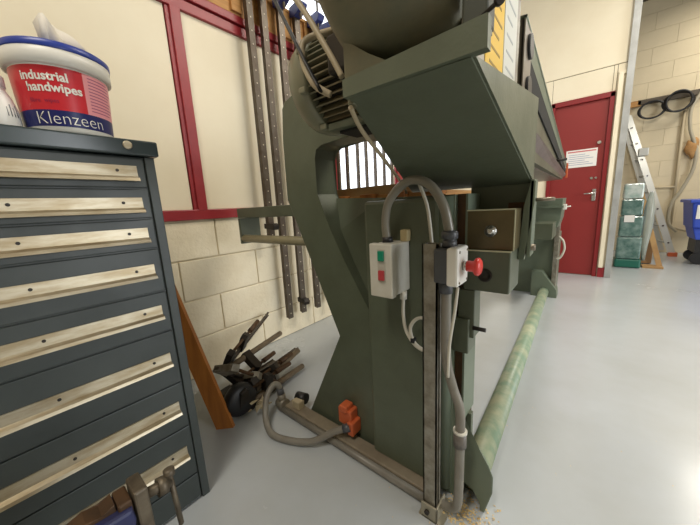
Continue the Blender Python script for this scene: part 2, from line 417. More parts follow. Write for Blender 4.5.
# leaning board
b = nb()
M0 = Matrix(((1, 0, 0, 0), (0, 1, 0, 0), (0, 0, 1, 0), (0, 0, 0, 1)))
A = [(-1.235, .565), (-1.275, .47)]
prof0 = [Vector((-1.235, .555, 0)), Vector((-1.29, .50, 0)), Vector((-1.30, .515, 0)), Vector((-1.245, .57, 0))]
top = Vector((-.16, -.11, .74))
vs0 = [b.verts.new(p) for p in prof0]; vs1 = [b.verts.new(p+top) for p in prof0]
b.faces.new(vs0); b.faces.new(vs1[::-1])
for i in range(4): b.faces.new((vs0[i], vs1[i], vs1[(i+1) % 4], vs0[(i+1) % 4]))
o = obj('timber_board', b, orange_wood); tag(o, 'orange-stained board leaning behind the drawer cabinet beside the clamp pile', 'board')

# ================================================================ SASH CLAMPS
def bar_clamp(name, L, label, group, headcol=blue_m, foot=True, thin=1.0):
    """upright clamp: origin at the top hook, bar runs down -Z"""
    t = thing(name, label, 'clamp', (0, 0, 0), group)
    b = nb(); box(b, -.022*thin, .018*thin, -.014*thin, .014*thin, -L, 0, .002); box(b, .016*thin, .024*thin, -.022*thin, .022*thin, -L, 0); obj('bar', b, bar_m, t)
    b = nb()
    k = int(L/.075)
    for i in range(k): cyl(b, (.0235*thin, 0, -L+.04+i*.075), (.0245*thin, 0, -L+.04+i*.075), .0045, n=8)
    obj('pin_hole', b, mat('pin_hole_light', (190, 180, 160), .5), t, 'stuff')
    b = nb(); prism(b, [(-.03, .0), (.09, .0), (.12, -.03), (.10, -.06), (.03, -.08), (-.03, -.06)], 'y', -.028, .028, .004); obj('head', b, headcol, t)
    b = nb(); cyl(b, (.07, 0, -.10), (.07, 0, .09), .008); cyl(b, (.07, -.05, .08), (.07, .05, .08), .006); obj('screw', b, steel_m, t)
    if foot:
        b = nb(); prism(b, [(-.03, -L+.12), (.06, -L+.12), (.08, -L+.10), (.07, -L+.075), (-.03, -L+.085)], 'y', -.024, .024, .004); obj('sliding_jaw', b, headcol if foot == 1 else dark_m, t)
    return t
hang = [(1.235, .80, 0), (1.345, .185, 0), (1.485, .19, 2), (1.63, .19, 0), (1.80, .2, 0), (1.93, .2, 0), (2.01, .3, 0), (2.143, .3, 0), (2.293, .3, 0), (2.423, .3, 0), (2.581, .3, 0), (2.752, .3, 0), (2.907, .3, 0)]
ordn = ['nearest the drawer cabinet', 'second from the cabinet side', 'third from the cabinet side', 'fourth from the cabinet side', 'fifth from the cabinet side', 'sixth from the cabinet side',
        'leftmost in the machine opening', 'second from the left in the machine opening', 'third from the left in the machine opening', 'fourth from the left in the machine opening', 'fifth from the left in the machine opening', 'sixth from the left in the machine opening', 'rightmost in the machine opening']
protos = {}
for i, (y, zb, foot) in enumerate(hang):
    ztop = 2.42
    key = (round(zb, 1), foot, i == 0, i > 5)
    lab = 'steel sash clamp hanging on the wall, ' + ordn[i]
    if key not in protos:
        t = bar_clamp('sash_clamp', ztop-zb, lab, 'sash clamps hanging on the left wall', blue_m if i else steel_m, foot or (2 if i == 0 else 0), .62 if i > 5 else 1.0); protos[key] = t
    else: t = dup(protos[key], label=lab)
    t.location = (-1.745, y, ztop)
    t.rotation_euler = (random.uniform(-.006, .006), random.uniform(-.004, .004), random.uniform(-.15, .15))
# rack the clamps hang from
rack = thing('clamp_rack', 'pine timber rack above the red rail carrying the hanging clamps', 'rack', (-1.80, 2.2, 2.22))
b = nb(); box(b, WX+.0, WX+.03, .3, 4.2, 2.212, 2.40, .003); obj('back_board', b, wood_m, rack)
for i in range(14):
    y = .95+i*.20
    b = nb(); box(b, WX+.03, WX+.05, y, y+.07, 2.22, 2.39, .003); obj('cleat', b, wood_m, rack)
b = nb(); box(b, WX+.03, WX+.055, .3, 4.2, 2.385, 2.405, .003); obj('shelf_board', b, wood_m, rack)

# pile of clamps on the floor, each with its own bar
def clamp_between(p0, p1, roll, label, rnd=False, col=dark_m, w=.03):
    p0, p1 = Vector(p0), Vector(p1); L = (p1-p0).length
    t = thing('bar_clamp', label, 'clamp', p0, 'clamps heaped on the floor')
    q = (p1-p0).to_track_quat('Z', 'X')
    t.rotation_euler = (q @ Matrix.Rotation(roll, 3, 'Z').to_quaternion()).to_euler()
    bpy.context.view_layer.update()
    def part(n, bb, m):
        bmesh.ops.recalc_face_normals(bb, faces=bb.faces)
        me = bpy.data.meshes.new(n); bb.to_mesh(me); bb.free(); me.materials.append(m)
        o = bpy.data.objects.new(n, me); COL.objects.link(o); o.parent = t; return o
    b = nb()
    if rnd: cyl(b, (0, 0, 0), (0, 0, L), .017, n=16); part('bar', b, mat('brown_pipe', (126, 112, 92), .5, .3, (92, 76, 58), 12, .8))
    else: box(b, -w/2, w/2, -.006, .006, 0, L, .001); box(b, -w/2, -w/2+.005, -.012, .012, 0, L); part('bar', b, bar_m)
    b = nb(); prism(b, [(-.02, .0), (.10, .01), (.115, .04), (.10, .055), (.02, .06), (-.02, .09)], 'y', -.018, .018, .004); part('fixed_jaw', b, col)
    b = nb(); prism(b, [(-.022, .17), (.09, .16), (.11, .18), (.10, .215), (.02, .215), (-.022, .23)], 'y', -.018, .018, .004); part('sliding_jaw', b, col)
    b = nb(); cyl(b, (.085, 0, .05), (.085, 0, .26), .008); cyl(b, (.085, 0, .25), (.085, 0, .36), .015, .013, n=12); part('screw', b, rust_m)
    return t
cl = [((-1.50, .67, .16), (-1.77, 1.16, .27), .5, 'steel bar clamp leaning up against the block wall, topmost of the heap'),
      ((-1.42, .62, .19), (-1.60, 1.13, .17), 2.2, 'dark bar clamp in the floor heap, second bar from the wall'),
      ((-1.34, .66, .10), (-1.47, 1.16, .08), 1.0, 'dark bar clamp in the floor heap with thick round bar end'),
      ((-1.30, .66, .06), (-1.41, 1.12, .10), 2.9, 'dark bar clamp in the middle of the floor heap'),
      ((-1.27, .60, .045), (-1.33, 1.08, .035), .2, 'bar clamp flat on the floor in the heap, nearest to the machine foot'),
      ((-1.45, .60, .05), (-1.54, 1.02, .03), 1.7, 'black bar clamp at the bottom of the heap by the wall'),
      ((-1.36, .57, .26), (-1.37, .80, .06), 1.2, 'short bar clamp standing head up at the front of the heap')]
for i, (p0, p1, r, lab) in enumerate(cl): clamp_between(p0, p1, r, lab, i in (1, 3, 4), galv_m if i == 6 else dark_m)
b = nb(); lathe(b, [(.02, -.03), (.075, -.028), (.082, -.01), (.082, .012), (.07, .028), (.03, .03)], (-1.28, .63, .09), 'x', 28); o = obj('web_clamp_drum', b, black_m); tag(o, 'round black plastic drum at the front of the clamp heap', 'drum')
b = nb()
cc = Vector((-1.30, .70, .0))
for i in range(9):
    a = i*2.4; r = .02+.006*i
    p = Vector((-1.245+r*math.cos(a)*.9, .70+r*math.sin(a)*.6, .014+.01*(i % 3)))
    vs = [b.verts.new(p+Vector((random.uniform(-.025, .025), random.uniform(-.025, .025), random.uniform(-.012, .04)))) for _ in range(5)]
    bmesh.ops.convex_hull(b, input=vs)
o = obj('paper_scrap', b, mat('crumpled_tissue', (214, 200, 168), .8)); tag(o, 'crumpled cream paper scrap on the floor in front of the clamp heap', 'litter')

# ================================================================ THE SANDING MACHINE
mc = thing('stroke_sander', 'large green long-belt sander with cast C-shaped end frame, motor and sheet hood', 'machine', (-.6, .9, 0))
YF, YW, YB = .85, .885, .972
def ring_flange(outer, inner, y0, y1, bev):
    """solid band between two matching polylines"""
    b = nb()
    pts = outer+inner[::-1]
    prism(b, pts, 'y', y0, y1, bev)
    return b
outer = [(-.96, 1.425), (-1.0, 1.415), (-1.022, 1.39), (-1.03, 1.3), (-1.052, 1.048), (-.773, .467), (-1.02, 0.0), (-.30, 0), (-.30, .10)]
inner = [(-.75, 1.44), (-.75, 1.36), (-.78, 1.30), (-.84, 1.26), (-.866, 1.21), (-.868, 1.055), (-.80, .91), (-.731, .78), (-.397, .235)]
# front band of the casting
pts = [(-.55, 1.44), (-.97, 1.452), (-1.012, 1.446), (-1.035, 1.42), (-1.042, 1.3), (-1.052, 1.048), (-.773, .467), (-1.02, 0.0), (-.32, 0), (-.33, .14), (-.397, .235), (-.731, .79), (-.80, .92), (-.866, 1.06), (-.866, 1.20), (-.855, 1.235), (-.82, 1.25), (-.55, 1.25)]
b = nb(); prism(b, pts, 'y', YF, YB, .008); obj('end_frame', b, green_m, mc)
# recessed web right of the ridge
b = nb()
wf_ = [(-.868, .965, 1.043), (-.60, .93, 1.03), (-.29, .885, 1.022), (-.29, .885, .02), (-.34, .87, .02), (-.42, .865, .24), (-.735, .868, .79), (-.80, .91, .91)]
A = [b.verts.new(p) for p in wf_]; B = [b.verts.new((p[0], YB-.004, p[2])) for p in wf_]
b.faces.new(A); b.faces.new(B[::-1])
for i in range(8): b.faces.new((A[i], A[(i+1) % 8], B[(i+1) % 8], B[i]))
obj('web_plate', b, green_m, mc)
# hatch panel: box column in front of the web, rounded top
b = nb(); box(b, -.605, -.335, .815, YW+.01, .03, 1.018, .012); obj('hatch_panel', b, green_m, mc)
b = nb(); cyl(b, (-.335+.005, .85, .03), (-.33, .85, 1.018), .03, n=24); obj('rounded_corner', b, lgreen_m, mc)  # paler green paints the lit right edge of the hatch
b = nb(); box(b, -.315, -.298, .84, .96, .01, 1.022, .002); obj('slide_edge', b, lgreen_m, mc)
b = nb(); box(b, -.298, -.272, .86, .96, .0, 1.022); obj('slide_rail', b, rust_m, mc)
b = nb(); box(b, -.272, -.266, .85, .96, .30, 1.022); obj('slide_strip', b, lgreen_m, mc)
# slide stop and slab below the carriage
b = nb(); box(b, -.285, -.238, .84, .90, .60, .748, .003); box(b, -.298, -.25, .83, .90, .55, .66, .004); sb_ = obj('slide_bracket', b, green_m, mc)
b = nb(); cyl(b, (-.24, .838, .635), (-.205, .838, .635), .006); obj('bolt', b, dark_m, sb_)
# right foot: flared cast toe with arched cut-out
fr = [(-.31, .50), (-.27, .33), (-.213, .222), (-.182, .184), (-.168, .150), (-.168, .09), (-.190, .0), (-.205, .0), (-.203, .036), (-.225, .072), (-.261, .085), (-.27, .0), (-.33, 0)]
bk = [(-.33, .50), (-.30, .29), (-.243, .185), (-.212, .150), (-.198, .12), (-.198, .07), (-.212, .0), (-.222, .0), (-.222, .036), (-.235, .072), (-.263, .085), (-.27, .0), (-.33, 0)]
b = nb(); prism(b, fr, 'y', .845, .915, .005, back=bk); obj('toe', b, lgreen_m, mc)  # paler green puts the lit look of the toe into its colour
b = nb(); box(b, -.325, -.255, .90, .92, 0, .30); box(b, -.255, -.225, .90, .915, 0, .12); obj('toe_back', b, green_m, mc)
# long tie tube on the floor to the far frame
b = nb(); cyl(b, (-.235, .90, .10), (-.31, 3.60, .05), .043, .043, n=28); obj('tie_tube', b, pipe_m, mc)
# left arm bracket with tube
b = nb(); box(b, -1.57, -.98, .9, 1.06, .974, 1.028, .003); obj('arm_plate', b, green_m, mc)
b = nb(); box(b, -1.57, -1.55, .9, 1.03, .825, .972, .003); obj('arm_end', b, green_m, mc)
b = nb(); cyl(b, (-1.555, .92, .855), (-.9, .92, .855), .022, n=20); obj('arm_tube', b, mat('dusty_tube', (150, 142, 112), .45), mc)
# slatted wood table behind the web
b = nb(); box(b, -.93, -.40, 1.03, 1.40, 1.022, 1.046, .002); tb = obj('table', b, wood_m, mc)
b = nb(); box(b, -.93, -.44, 1.04, 1.062, 1.046, 1.084, .002); obj('fence_board', b, mat('worn_tan_board', (176, 142, 96), .55, 0, (150, 116, 72), 6, .7), tb)
for i in range(4):
    b = nb(); box(b, -.90+i*.145, -.835+i*.145, .994, 1.04, 1.030, 1.050, .002); obj('slat', b, orange_wood, tb)
# motor (axis across the machine)
MY, MZ = .70, 1.35
mo = nb(); cyl(mo, (-.60, MY, MZ), (-.36, MY, MZ), .098, n=32); mat('motor_grey_green', (96, 98, 80), .55, 0, (128, 112, 82), 9, .8); mo_ = obj('motor', mo, mat('motor_core_dark', (50, 46, 36), .7), mc)
b = nb()
for i in range(44):
    a = 2*PI*i/44
    M = Matrix.Translation((-.485, MY, MZ)) @ Matrix.Rotation(a, 4, 'X')
    box(b, -.125, .125, -.0018, .0018, .094, .122, M=M)
obj('cooling_fins', b, MATS['motor_grey_green'], mo_)
b = nb(); lathe(b, [(.07, -.065), (.10, -.062), (.122, -.048), (.131, -.02), (.132, .018), (.126, .02)], (-.615, MY, MZ), 'x', 44); obj('fan_cowl', b, mat('cowl_green', (120, 124, 104), .4, 0, (132, 122, 96), 5, .6), mo_)
for a in (d(200), d(245), d(160)):
    b = nb(); c = Vector((-.60, MY+.136*math.cos(a), MZ+.136*math.sin(a))); box(b, c.x-.012, c.x+.012, c.y-.009, c.y+.009, c.z-.008, c.z+.008, .004); obj('cowl_lug', b, MATS['cowl_green'], mo_)
b = nb(); box(b, -.49, -.40, MY-.155, MY-.09, MZ-.05, MZ+.03, .006); obj('terminal_box', b, dark_m, mo_)
b = nb(); box(b, -.585, -.34, .64, .86, 1.212, 1.232, .003)
obj('motor_bracket', b, green_m, mc)
b = nb(); box(b, -.56, -.42, .66, .74, 1.205, 1.213); obj('bracket_slot_shade', b, cavity_m, mc)  # solid near-black strip painting the shade of a slot

# belt wheel guard: drum and flanged box
b = nb(); lathe(b, [(.10, -.39), (.17, -.385), (.205, -.372), (.225, -.35), (.235, -.32), (.235, -.175), (.225, -.163), (.12, -.16)], (0, .56, 1.465), 'x', 56); obj('wheel_guard', b, green_dusty, mc)
b = nb(); prism(b, [(-.345, 1.186), (-.113, 1.184), (-.113, 1.222), (-.345, 1.214)], 'y', .42, .435); box(b, -.345, -.175, .43, .70, 1.212, 1.219, .001); box(b, -.18, -.118, .43, .46, 1.212, 1.219, .001); obj('guard_flange', b, green_m, mc)
b = nb(); prism(b, [(.44, 1.18), (.44, 1.275), (.70, 1.36), (.80, 1.36), (.80, 1.15)], 'x', -.352, -.338, .002)
sp = obj('side_plate', b, green_dusty, mc)
b = nb(); prism(b, [(-.352, 1.20), (-.352, 1.285), (-.30, 1.245), (-.26, 1.22), (-.26, 1.20)], 'y', .436, .446); obj('front_plate', b, green_dusty, sp)
b = nb(); box(b, -.150, -.118, .436, .47, 1.22, 1.40, .003); obj('guard_block', b, mat('dark_guard', (58, 62, 52), .5), mc)
b = nb(); cyl(b, (-.353, .47, 1.262), (-.358, .47, 1.262), .006); obj('rivet', b, dark_m, sp)
# hood: sloping pan below the guard
b = nb()
T = [(-.345, .435, 1.19), (-.131, .435, 1.19), (-.128, .97, 1.262), (-.50, .97, 1.262)]
U = [(-.342, .425, 1.187), (-.131, .425, 1.184), (-.128, .97, 1.04), (-.50, .97, 1.04)]
vt = [b.verts.new(p) for p in T]; vu = [b.verts.new(p) for p in U]
b.faces.new(vt); b.faces.new(vu[::-1])
for i in range(4): b.faces.new((vt[i], vt[(i+1) % 4], vu[(i+1) % 4], vu[i]))
bmesh.ops.bevel(b, geom=list(b.edges), offset=.004, segments=2, affect='EDGES')
obj('hood', b, green_m, mc)
b = nb(); box(b, -.30, -.13, .985, 1.02, .93, 1.045, .002); obj('hood_backing', b, mat('backing_green_steel', (92, 100, 82), .5), mc)  # plain green, close to the rest of the machine
# hanging plate behind the carriage
b = nb(); prism(b, [(-.128, 1.045), (-.118, 1.045), (-.118, .985), (-.135, .83), (-.15, .83), (-.142, .98)], 'y', .93, .95); box(b, -.13, -.12, .93, .99, .84, 1.05, .002)
hp = obj('hanging_plate', b, lgreen_m, mc)
b = nb(); cyl(b, (-.125, .96, .995), (-.075, .96, .995), .005); cyl(b, (-.13, .94, .865), (-.11, .94, .865), .009); obj('bolt', b, steel_m, hp)
# side panels with caution sheets above the hood edge
b = nb(); box(b, -.165, -.156, .475, .835, 1.20, 1.95, .002); pn = obj('guard_door', b, galv_m, mc)
b = nb(); box(b, -.156, -.155, .565, .685, 1.20, 1.62); ys = obj('caution_sheet', b, mat('caution_yellow', (222, 180, 40), .5), pn)
b = nb()
for i in range(14): box(b, -.1552, -.1546, .59, .67-(i % 3)*.010, 1.235+i*.026, 1.2395+i*.026)
obj('sheet_print', b, mat('print_brown', (150, 118, 40), .6), pn)
b = nb(); box(b, -.156, -.155, .69, .80, 1.20, 1.75); obj('white_sheet', b, mat('sheet_white', (205, 205, 196), .5), pn)
b = nb()
for i in range(12): box(b, -.1552, -.1546, .71, .785-(i % 4)*.010, 1.26+i*.03, 1.2645+i*.03)
obj('white_sheet_print', b, mat('print_grey', (170, 172, 170), .6), pn)
b = nb(); cyl(b, (-.130, .436, 1.226), (-.098, .408, 1.222), .0026); cyl(b, (-.1005, .410, 1.2223), (-.0965, .406, 1.2217), .0052); obj('latch_rod', b, dark_m, mc)
# upright end plate with wheel edges, then the long beam to the far end
b = nb(); box(b, -.19, -.152, .865, .88, 1.15, 1.41, .001); box(b, -.158, -.150, .865, .96, 1.15, 1.41, .001); ep = obj('end_plate', b, mat('brown_grey_steel', (124, 114, 100), .45), mc)
for (yy, zz) in ((.925, 1.37), (.925, 1.275)):
    b = nb(); cyl(b, (-.151, yy, zz), (-.143, yy, zz), .028, n=24); obj('roller', b, black_m, ep)
b = nb()
e0 = [(-.16, .95, 1.12), (-.16, .95, 1.36), (-.55, .95, 1.36), (-.55, .95, 1.12)]; e1 = [(-.225, 3.45, 1.16), (-.225, 3.45, 1.27), (-.6, 3.45, 1.27), (-.6, 3.45, 1.16)]
v0 = [b.verts.new(p) for p in e0]; v1 = [b.verts.new(p) for p in e1]
b.faces.new(v0); b.faces.new(v1[::-1])
for i in range(4): b.faces.new((v0[i], v0[(i+1) % 4], v1[(i+1) % 4], v1[i]))
obj('long_beam', b, mat('beam_steel', (96, 96, 80), .45, .2, (70, 66, 52), 4, .7), mc)
b = nb()
def slab4(b, a, c, th, off=(0, 0, -1)):
    o_ = Vector(off).normalized()*th
    q = [Vector(a[0]), Vector(a[1]), Vector(c[1]), Vector(c[0])]
    t_ = [b.verts.new(p) for p in q]; u_ = [b.verts.new(p+o_) for p in q]
    b.faces.new(t_); b.faces.new(u_[::-1])
    for i in range(4): b.faces.new((t_[i], t_[(i+1) % 4], u_[(i+1) % 4], u_[i]))
slab4(b, [(-.150, .88, 1.425), (-.200, 3.45, 1.285)], [(-.162, .88, 1.36), (-.212, 3.45, 1.25)], .006, (-1, 0, 0))
slab4(b, [(-.150, .88, 1.425), (-.200, 3.45, 1.285)], [(-.55, .88, 1.46), (-.6, 3.45, 1.33)], .006)
obj('top_cover', b, lgreen_m, mc)
b = nb(); slab4(b, [(-.150, .95, 1.352), (-.204, 3.45, 1.247)], [(-.156, .95, 1.30), (-.21, 3.45, 1.215)], .006, (-1, 0, 0)); obj('belt_slot_shade', b, cavity_m, mc)  # solid dark strip painted for the shaded gap below the cover
b = nb(); slab4(b, [(-.14, 1.05, 1.19), (-.20, 3.5, 1.20)], [(-.19, 1.05, 1.12), (-.24, 3.5, 1.165)], .008, (-1, 0, -.3)); slab4(b, [(-.19, 1.05, 1.12), (-.24, 3.5, 1.165)], [(-.5, 1.05, 1.115), (-.5, 3.5, 1.16)], .006); obj('tray', b, mat('bare_tray_steel', (142, 128, 124), .35, .5, (110, 100, 92), 7, .7), mc)
b = nb(); cyl(b, (-.22, 2.3, 1.22), (-.135, 2.3, 1.225), .008); obj('rod_handle', b, dark_m, mc)
b = nb(); box(b, -.205, -.19, 3.44, 3.47, 1.17, 1.30, .002); obj('end_cap', b, orange_m, mc)
# carriage block below the hood
brass = mat('oily_brown_green', (104, 92, 62), .35, .3, (74, 68, 48), 6, .8)
b = nb(); box(b, -.268, -.147, .85, .95, .865, .975, .003); ub = obj('carriage_top', b, brass, mc)
b = nb(); lathe(b, [(.016, 0), (.016, .003), (.009, .004), (.009, .009), (.005, .011)][::-1], (-.205, 0, .918), 'y', 20)
for vtx in b.verts: vtx.co.y = .85-vtx.co.y
obj('bolt', b, MATS['satin_chrome'], ub)
b = nb(); box(b, -.272, -.151, .84, .965, .748, .865, .004); lb = obj('carriage_block', b, green_m, mc)
b = nb(); lathe(b, [(.019, 0), (.019, .002), (.012, .003), (.012, .001), (.006, .001)], (-.213, 0, .796), 'y', 24)
for vtx in b.verts: vtx.co.y = .84-vtx.co.y
obj('bearing_cap', b, dark_m, lb)
b = nb(); box(b, -.19, -.135, .98, 1.06, .84, .99); obj('lead_nut', b, rust_m, mc)
we = mat('worn_lit_edge', (196, 196, 166), .5)  # pale strips paint worn edges together with light caught on the bevels
b = nb(); box(b, -.268, -.1475, .8485, .8515, .973, .9765); box(b, -.1490, -.1465, .8485, .8515, .866, .975); obj('worn_lit_edge', b, we, ub, 'stuff')
b = nb(); box(b, -.272, -.1505, .8385, .8415, .8625, .8665); obj('worn_lit_edge', b, we, lb)
# far frame and boxes
b = nb(); box(b, -.62, -.22, 3.55, 3.85, .0, .64, .004); obj('far_pedestal', b, lgreen_m, mc)
b = nb(); box(b, -.60, -.235, 3.0, 3.4, .64, .78, .004); obj('far_step', b, green_m, mc)
b = nb(); prism(b, [(-.60, .72), (-.225, .72), (-.205, .80), (-.195, .985), (-.6, .985)], 'y', 3.3, 3.7, .004); box(b, -.60, -.19, 3.28, 3.7, .90, .92); obj('far_gearbox', b, lgreen_m, mc)
b = nb(); box(b, -.255, -.215, 3.5, 3.56, 0, .76, .003); obj('far_post', b, galv_m, mc)
b = nb(); prism(b, [(-.42, 0), (-.195, 0), (-.20, .08), (-.33, .26), (-.42, .26)], 'y', 3.44, 3.60, .002); obj('far_foot', b, lgreen_m, mc)
b = nb(); box(b, -.20, -.17, 3.35, 3.4, .88, .93, .003); cyl(b, (-.17, 3.37, .905), (-.14, 3.37, .91), .006); obj('far_switch', b, white_pl, mc)
b = nb(); tube(b, [(-.215, 3.45, .62), (-.18, 3.45, .58), (-.165, 3.45, .50), (-.19, 3.45, .42), (-.22, 3.45, .40)], .010); obj('far_conduit', b, cable_m, mc)
# start/stop box on the hatch
cb = nb(); box(cb, -.505, -.427, .70, .725, .730, .892, .004); cbo = obj('control_box', cb, grey_pl, mc)
b = nb(); box(b, -.503, -.430, .726, .815, .733, .889, .004); obj('box_base', b, grey_pl, cbo)
for (z0, z1, m_, n_) in ((.842, .872, greenbtn_m, 'green_button'), (.784, .814, redpush_m, 'red_button')):
    b = nb(); box(b, -.471, -.451, .692, .702, z0, z1, .002); obj(n_, b, m_, cbo)
b = nb(); box(b, -.474, -.448, .698, .7005, .780, .876); obj('button_surround', b, mat('plate_grey', (176, 172, 160), .5), cbo)
b = nb(); cyl(b, (-.433, .775, .71), (-.433, .775, .736), .011, n=12); obj('gland', b, grey_pl, cbo)
b = nb(); cyl(b, (-.47, .775, .715), (-.47, .775, .736), .009, n=12); obj('gland', b, black_m, cbo)
b = nb(); box(b, -.45, -.425, .79, .815, .889, .925, .003); obj('clip', b, mat('cream_clip', (176, 160, 120), .6), cbo)
# orange plug housing low on the frame
b = nb(); box(b, -.775, -.705, .80, .85, .09, .165, .006); box(b, -.76, -.72, .79, .84, .155, .185, .006); box(b, -.72, -.69, .79, .85, .06, .12, .005); obj('orange_socket', b, orange_m, mc)

# ---------------------------------------------------------------- straps and cables at the motor
o = nb(); tube(o, [(-.655, .51, 1.57), (-.595, .50, 1.47), (-.532, .50, 1.355), (-.478, .505, 1.255)], .004, flat=.0105); o = obj('strap', o, black_m); tag(o, 'black flat strap slanting down in front of the motor cooling fins', 'strap')
o = nb(); tube(o, [(-.57, .48, 1.50), (-.50, .48, 1.42), (-.44, .49, 1.32), (-.41, .50, 1.26)], .006); o = obj('strap', o, tan_cable); tag(o, 'thin tan rod slanting down in front of the motor towards the guard', 'rod')
o = nb(); tube(o, [(-.49, .57, 1.40), (-.53, .52, 1.375), (-.53, .51, 1.33), (-.50, .51, 1.275), (-.47, .53, 1.25)], .0075); o = obj('motor_cable', o, tan_cable); tag(o, 'cream cable looping down over the motor cooling fins', 'cable')
o = nb(); tube(o, [(-.345, .44, 1.175), (-.38, .52, 1.155), (-.42, .66, 1.12), (-.47, .84, 1.07), (-.50, .93, 1.04)], .0045); o = obj('hood_cable', o, tan_cable); tag(o, 'thin tan cable running down the left edge of the green hood', 'cable')

# ================================================================ CONTROL POST WITH EMERGENCY STOP
ps = thing('control_post', 'galvanised channel post with grey emergency-stop box standing before the green frame', 'post', (-.30, .74, 0))
b = nb(); box(b, -.348, -.305, .730, .734, .02, .893); box(b, -.348, -.344, .730, .765, .02, .893); box(b, -.309, -.305, .730, .742, .02, .893); box(b, -.309, -.305, .753, .765, .02, .893); box(b, -.348, -.305, .762, .765, .02, .893)
obj('channel', b, galv_m, ps)
b = nb(); box(b, -.352, -.298, .720, .727, 0, .055, .002); box(b, -.304, -.298, .72, .79, 0, .055, .002); box(b, -.36, -.28, .72, .82, 0, .006); pb = obj('base_bracket', b, mat('cream_galv', (160, 154, 136), .45, .4), ps)
b = nb(); cyl(b, (-.33, .712, .03), (-.33, .722, .03), .008, n=6); obj('bolt', b, dark_m, pb)
b = nb(); box(b, -.305, -.27, .705, .775, .795, .885, .004); eb = obj('stop_box_base', b, dkgrey_pl, ps)
b = nb(); box(b, -.27, -.240, .700, .780, .790, .889, .006); sb2 = obj('stop_box_cover', b, white_pl, ps)
b = nb(); cyl(b, (-.240, .74, .84), (-.226, .74, .84), .012); obj('button_collar', b, MATS['satin_chrome'], sb2)
b = nb(); lathe(b, [(.014, -.230), (.0135, -.215), (.022, -.209), (.023, -.202), (.017, -.197), (.006, -.195)], (0, .74, .84), 'x', 28); obj('stop_button', b, redbtn_m, sb2)
for (yy, zz) in ((.712, .80), (.712, .878), (.768, .80), (.768, .878)):
    b = nb(); cyl(b, (-.240, yy, zz), (-.2385, yy, zz), .0035, n=8); obj('screw', b, steel_m, sb2)
b = nb(); cyl(b, (-.276, .74, .885), (-.276, .74, .925), .013, n=14); lathe(b, [(.019, .887), (.019, .903), (.016, .904), (.016, .908), (.022, .909), (.022, .924), (.017, .93)], (-.276, .74, 0), n=8); obj('gland', b, dkgrey_pl, ps)
b = nb(); cyl(b, (-.285, .74, .762), (-.285, .74, .795), .019, n=10); obj('gland', b, dkgrey_pl, ps)
# flexible hoses
b = nb(); tube(b, [(-.480, .765, .890), (-.482, .76, .95), (-.465, .755, 1.01), (-.42, .75, 1.053), (-.375, .745, 1.065), (-.328, .742, 1.045), (-.292, .74, .99), (-.276, .74, .92)], .0125, n=14)
o = obj('flexible_conduit', b, mat('clear_grey_hose', (122, 118, 106), .3)); tag(o, 'grey flexible hose arching from the start box to the emergency-stop box', 'hose')
b = nb(); cyl(b, (-.48, .765, .888), (-.48, .765, .905), .017, n=10); g_ = obj('hose_nut', b, black_m, o)
b = nb(); tube(b, [(-.39, .80, 1.06), (-.362, .79, 1.0), (-.345, .775, .94), (-.335, .77, .86)], .005); o = obj('thin_cable', b, cable_m); tag(o, 'thin pale cable dropping from the hose arch behind the post', 'cable')
b = nb(); tube(b, [(-.433, .775, .715), (-.435, .775, .66), (-.425, .775, .605), (-.395, .775, .565), (-.36, .775, .555), (-.335, .775, .575), (-.33, .775, .62), (-.35, .775, .655), (-.385, .775, .655), (-.41, .775, .62), (-.40, .776, .575), (-.37, .778, .555), (-.33, .778, .555)], .0055); o = obj('coiled_cable', b, cable_m); tag(o, 'thin white cable from the start box looped behind the post', 'cable')
b = nb(); box(b, -.407, -.395, .768, .784, .572, .586); obj('cable_tie', b, black_m, o)
# conduit down the right of the post
b = nb(); tube(b, [(-.285, .745, .77), (-.285, .745, .66), (-.282, .745, .56), (-.265, .75, .48), (-.245, .75, .42), (-.242, .75, .33), (-.242, .75, .24), (-.243, .75, .14), (-.250, .755, .075), (-.275, .76, .048), (-.31, .765, .04)], .0135, n=14)
o = obj('post_conduit', b, conduit_m); tag(o, 'grey conduit running down the right side of the galvanised control post', 'conduit')
b = nb(); cyl(b, (-.242, .75, .30), (-.242, .75, .345), .0185, n=14); obj('coupling', b, mat('coupling_grey', (104, 98, 92), .4), o)
b = nb(); cyl(b, (-.242, .75, .345), (-.242, .75, .352), .020, n=14); obj('coupling_ring', b, grey_pl, o)
b = nb(); tube(b, [(-.248, .725, .785), (-.255, .728, .72), (-.268, .728, .62), (-.272, .73, .52)], .004); o = obj('thin_cable', b, cable_m); tag(o, 'thin white cable hanging below the emergency-stop box', 'cable')
# floor trunking along the foot
ft = thing('floor_conduit', 'grey steel conduit lying along the floor before the green frame', 'conduit', (-.75, .78, 0))
b = nb(); box(b, -1.13, -.33, .775, .835, .0, .035, .006); obj('cover_strip', b, mat('dusty_trunking', (136, 126, 108), .5, 0, (112, 100, 84), 9, .7), ft)
b = nb(); cyl(b, (-1.15, .765, .018), (-.33, .762, .018), .014, n=14); obj('pipe', b, conduit_m, ft)
b = nb(); cyl(b, (-1.17, .78, .035), (-1.12, .78, .035), .028, n=12); cyl(b, (-1.145, .78, .05), (-1.15, .78, .085), .02, n=12); obj('elbow', b, mat('fitting_grey', (128, 122, 108), .45, .2), ft)
b = nb(); box(b, -1.08, -1.03, .79, .83, .03, .075, .006); obj('clip', b, mat('clip_cream', (176, 164, 136), .6), ft)
b = nb(); cyl(b, (-1.09, .835, .062), (-1.035, .845, .066), .026, n=14); o = obj('rubber_foot', b, black_m); tag(o, 'short black round fitting beside the left toe of the green frame', 'fitting')
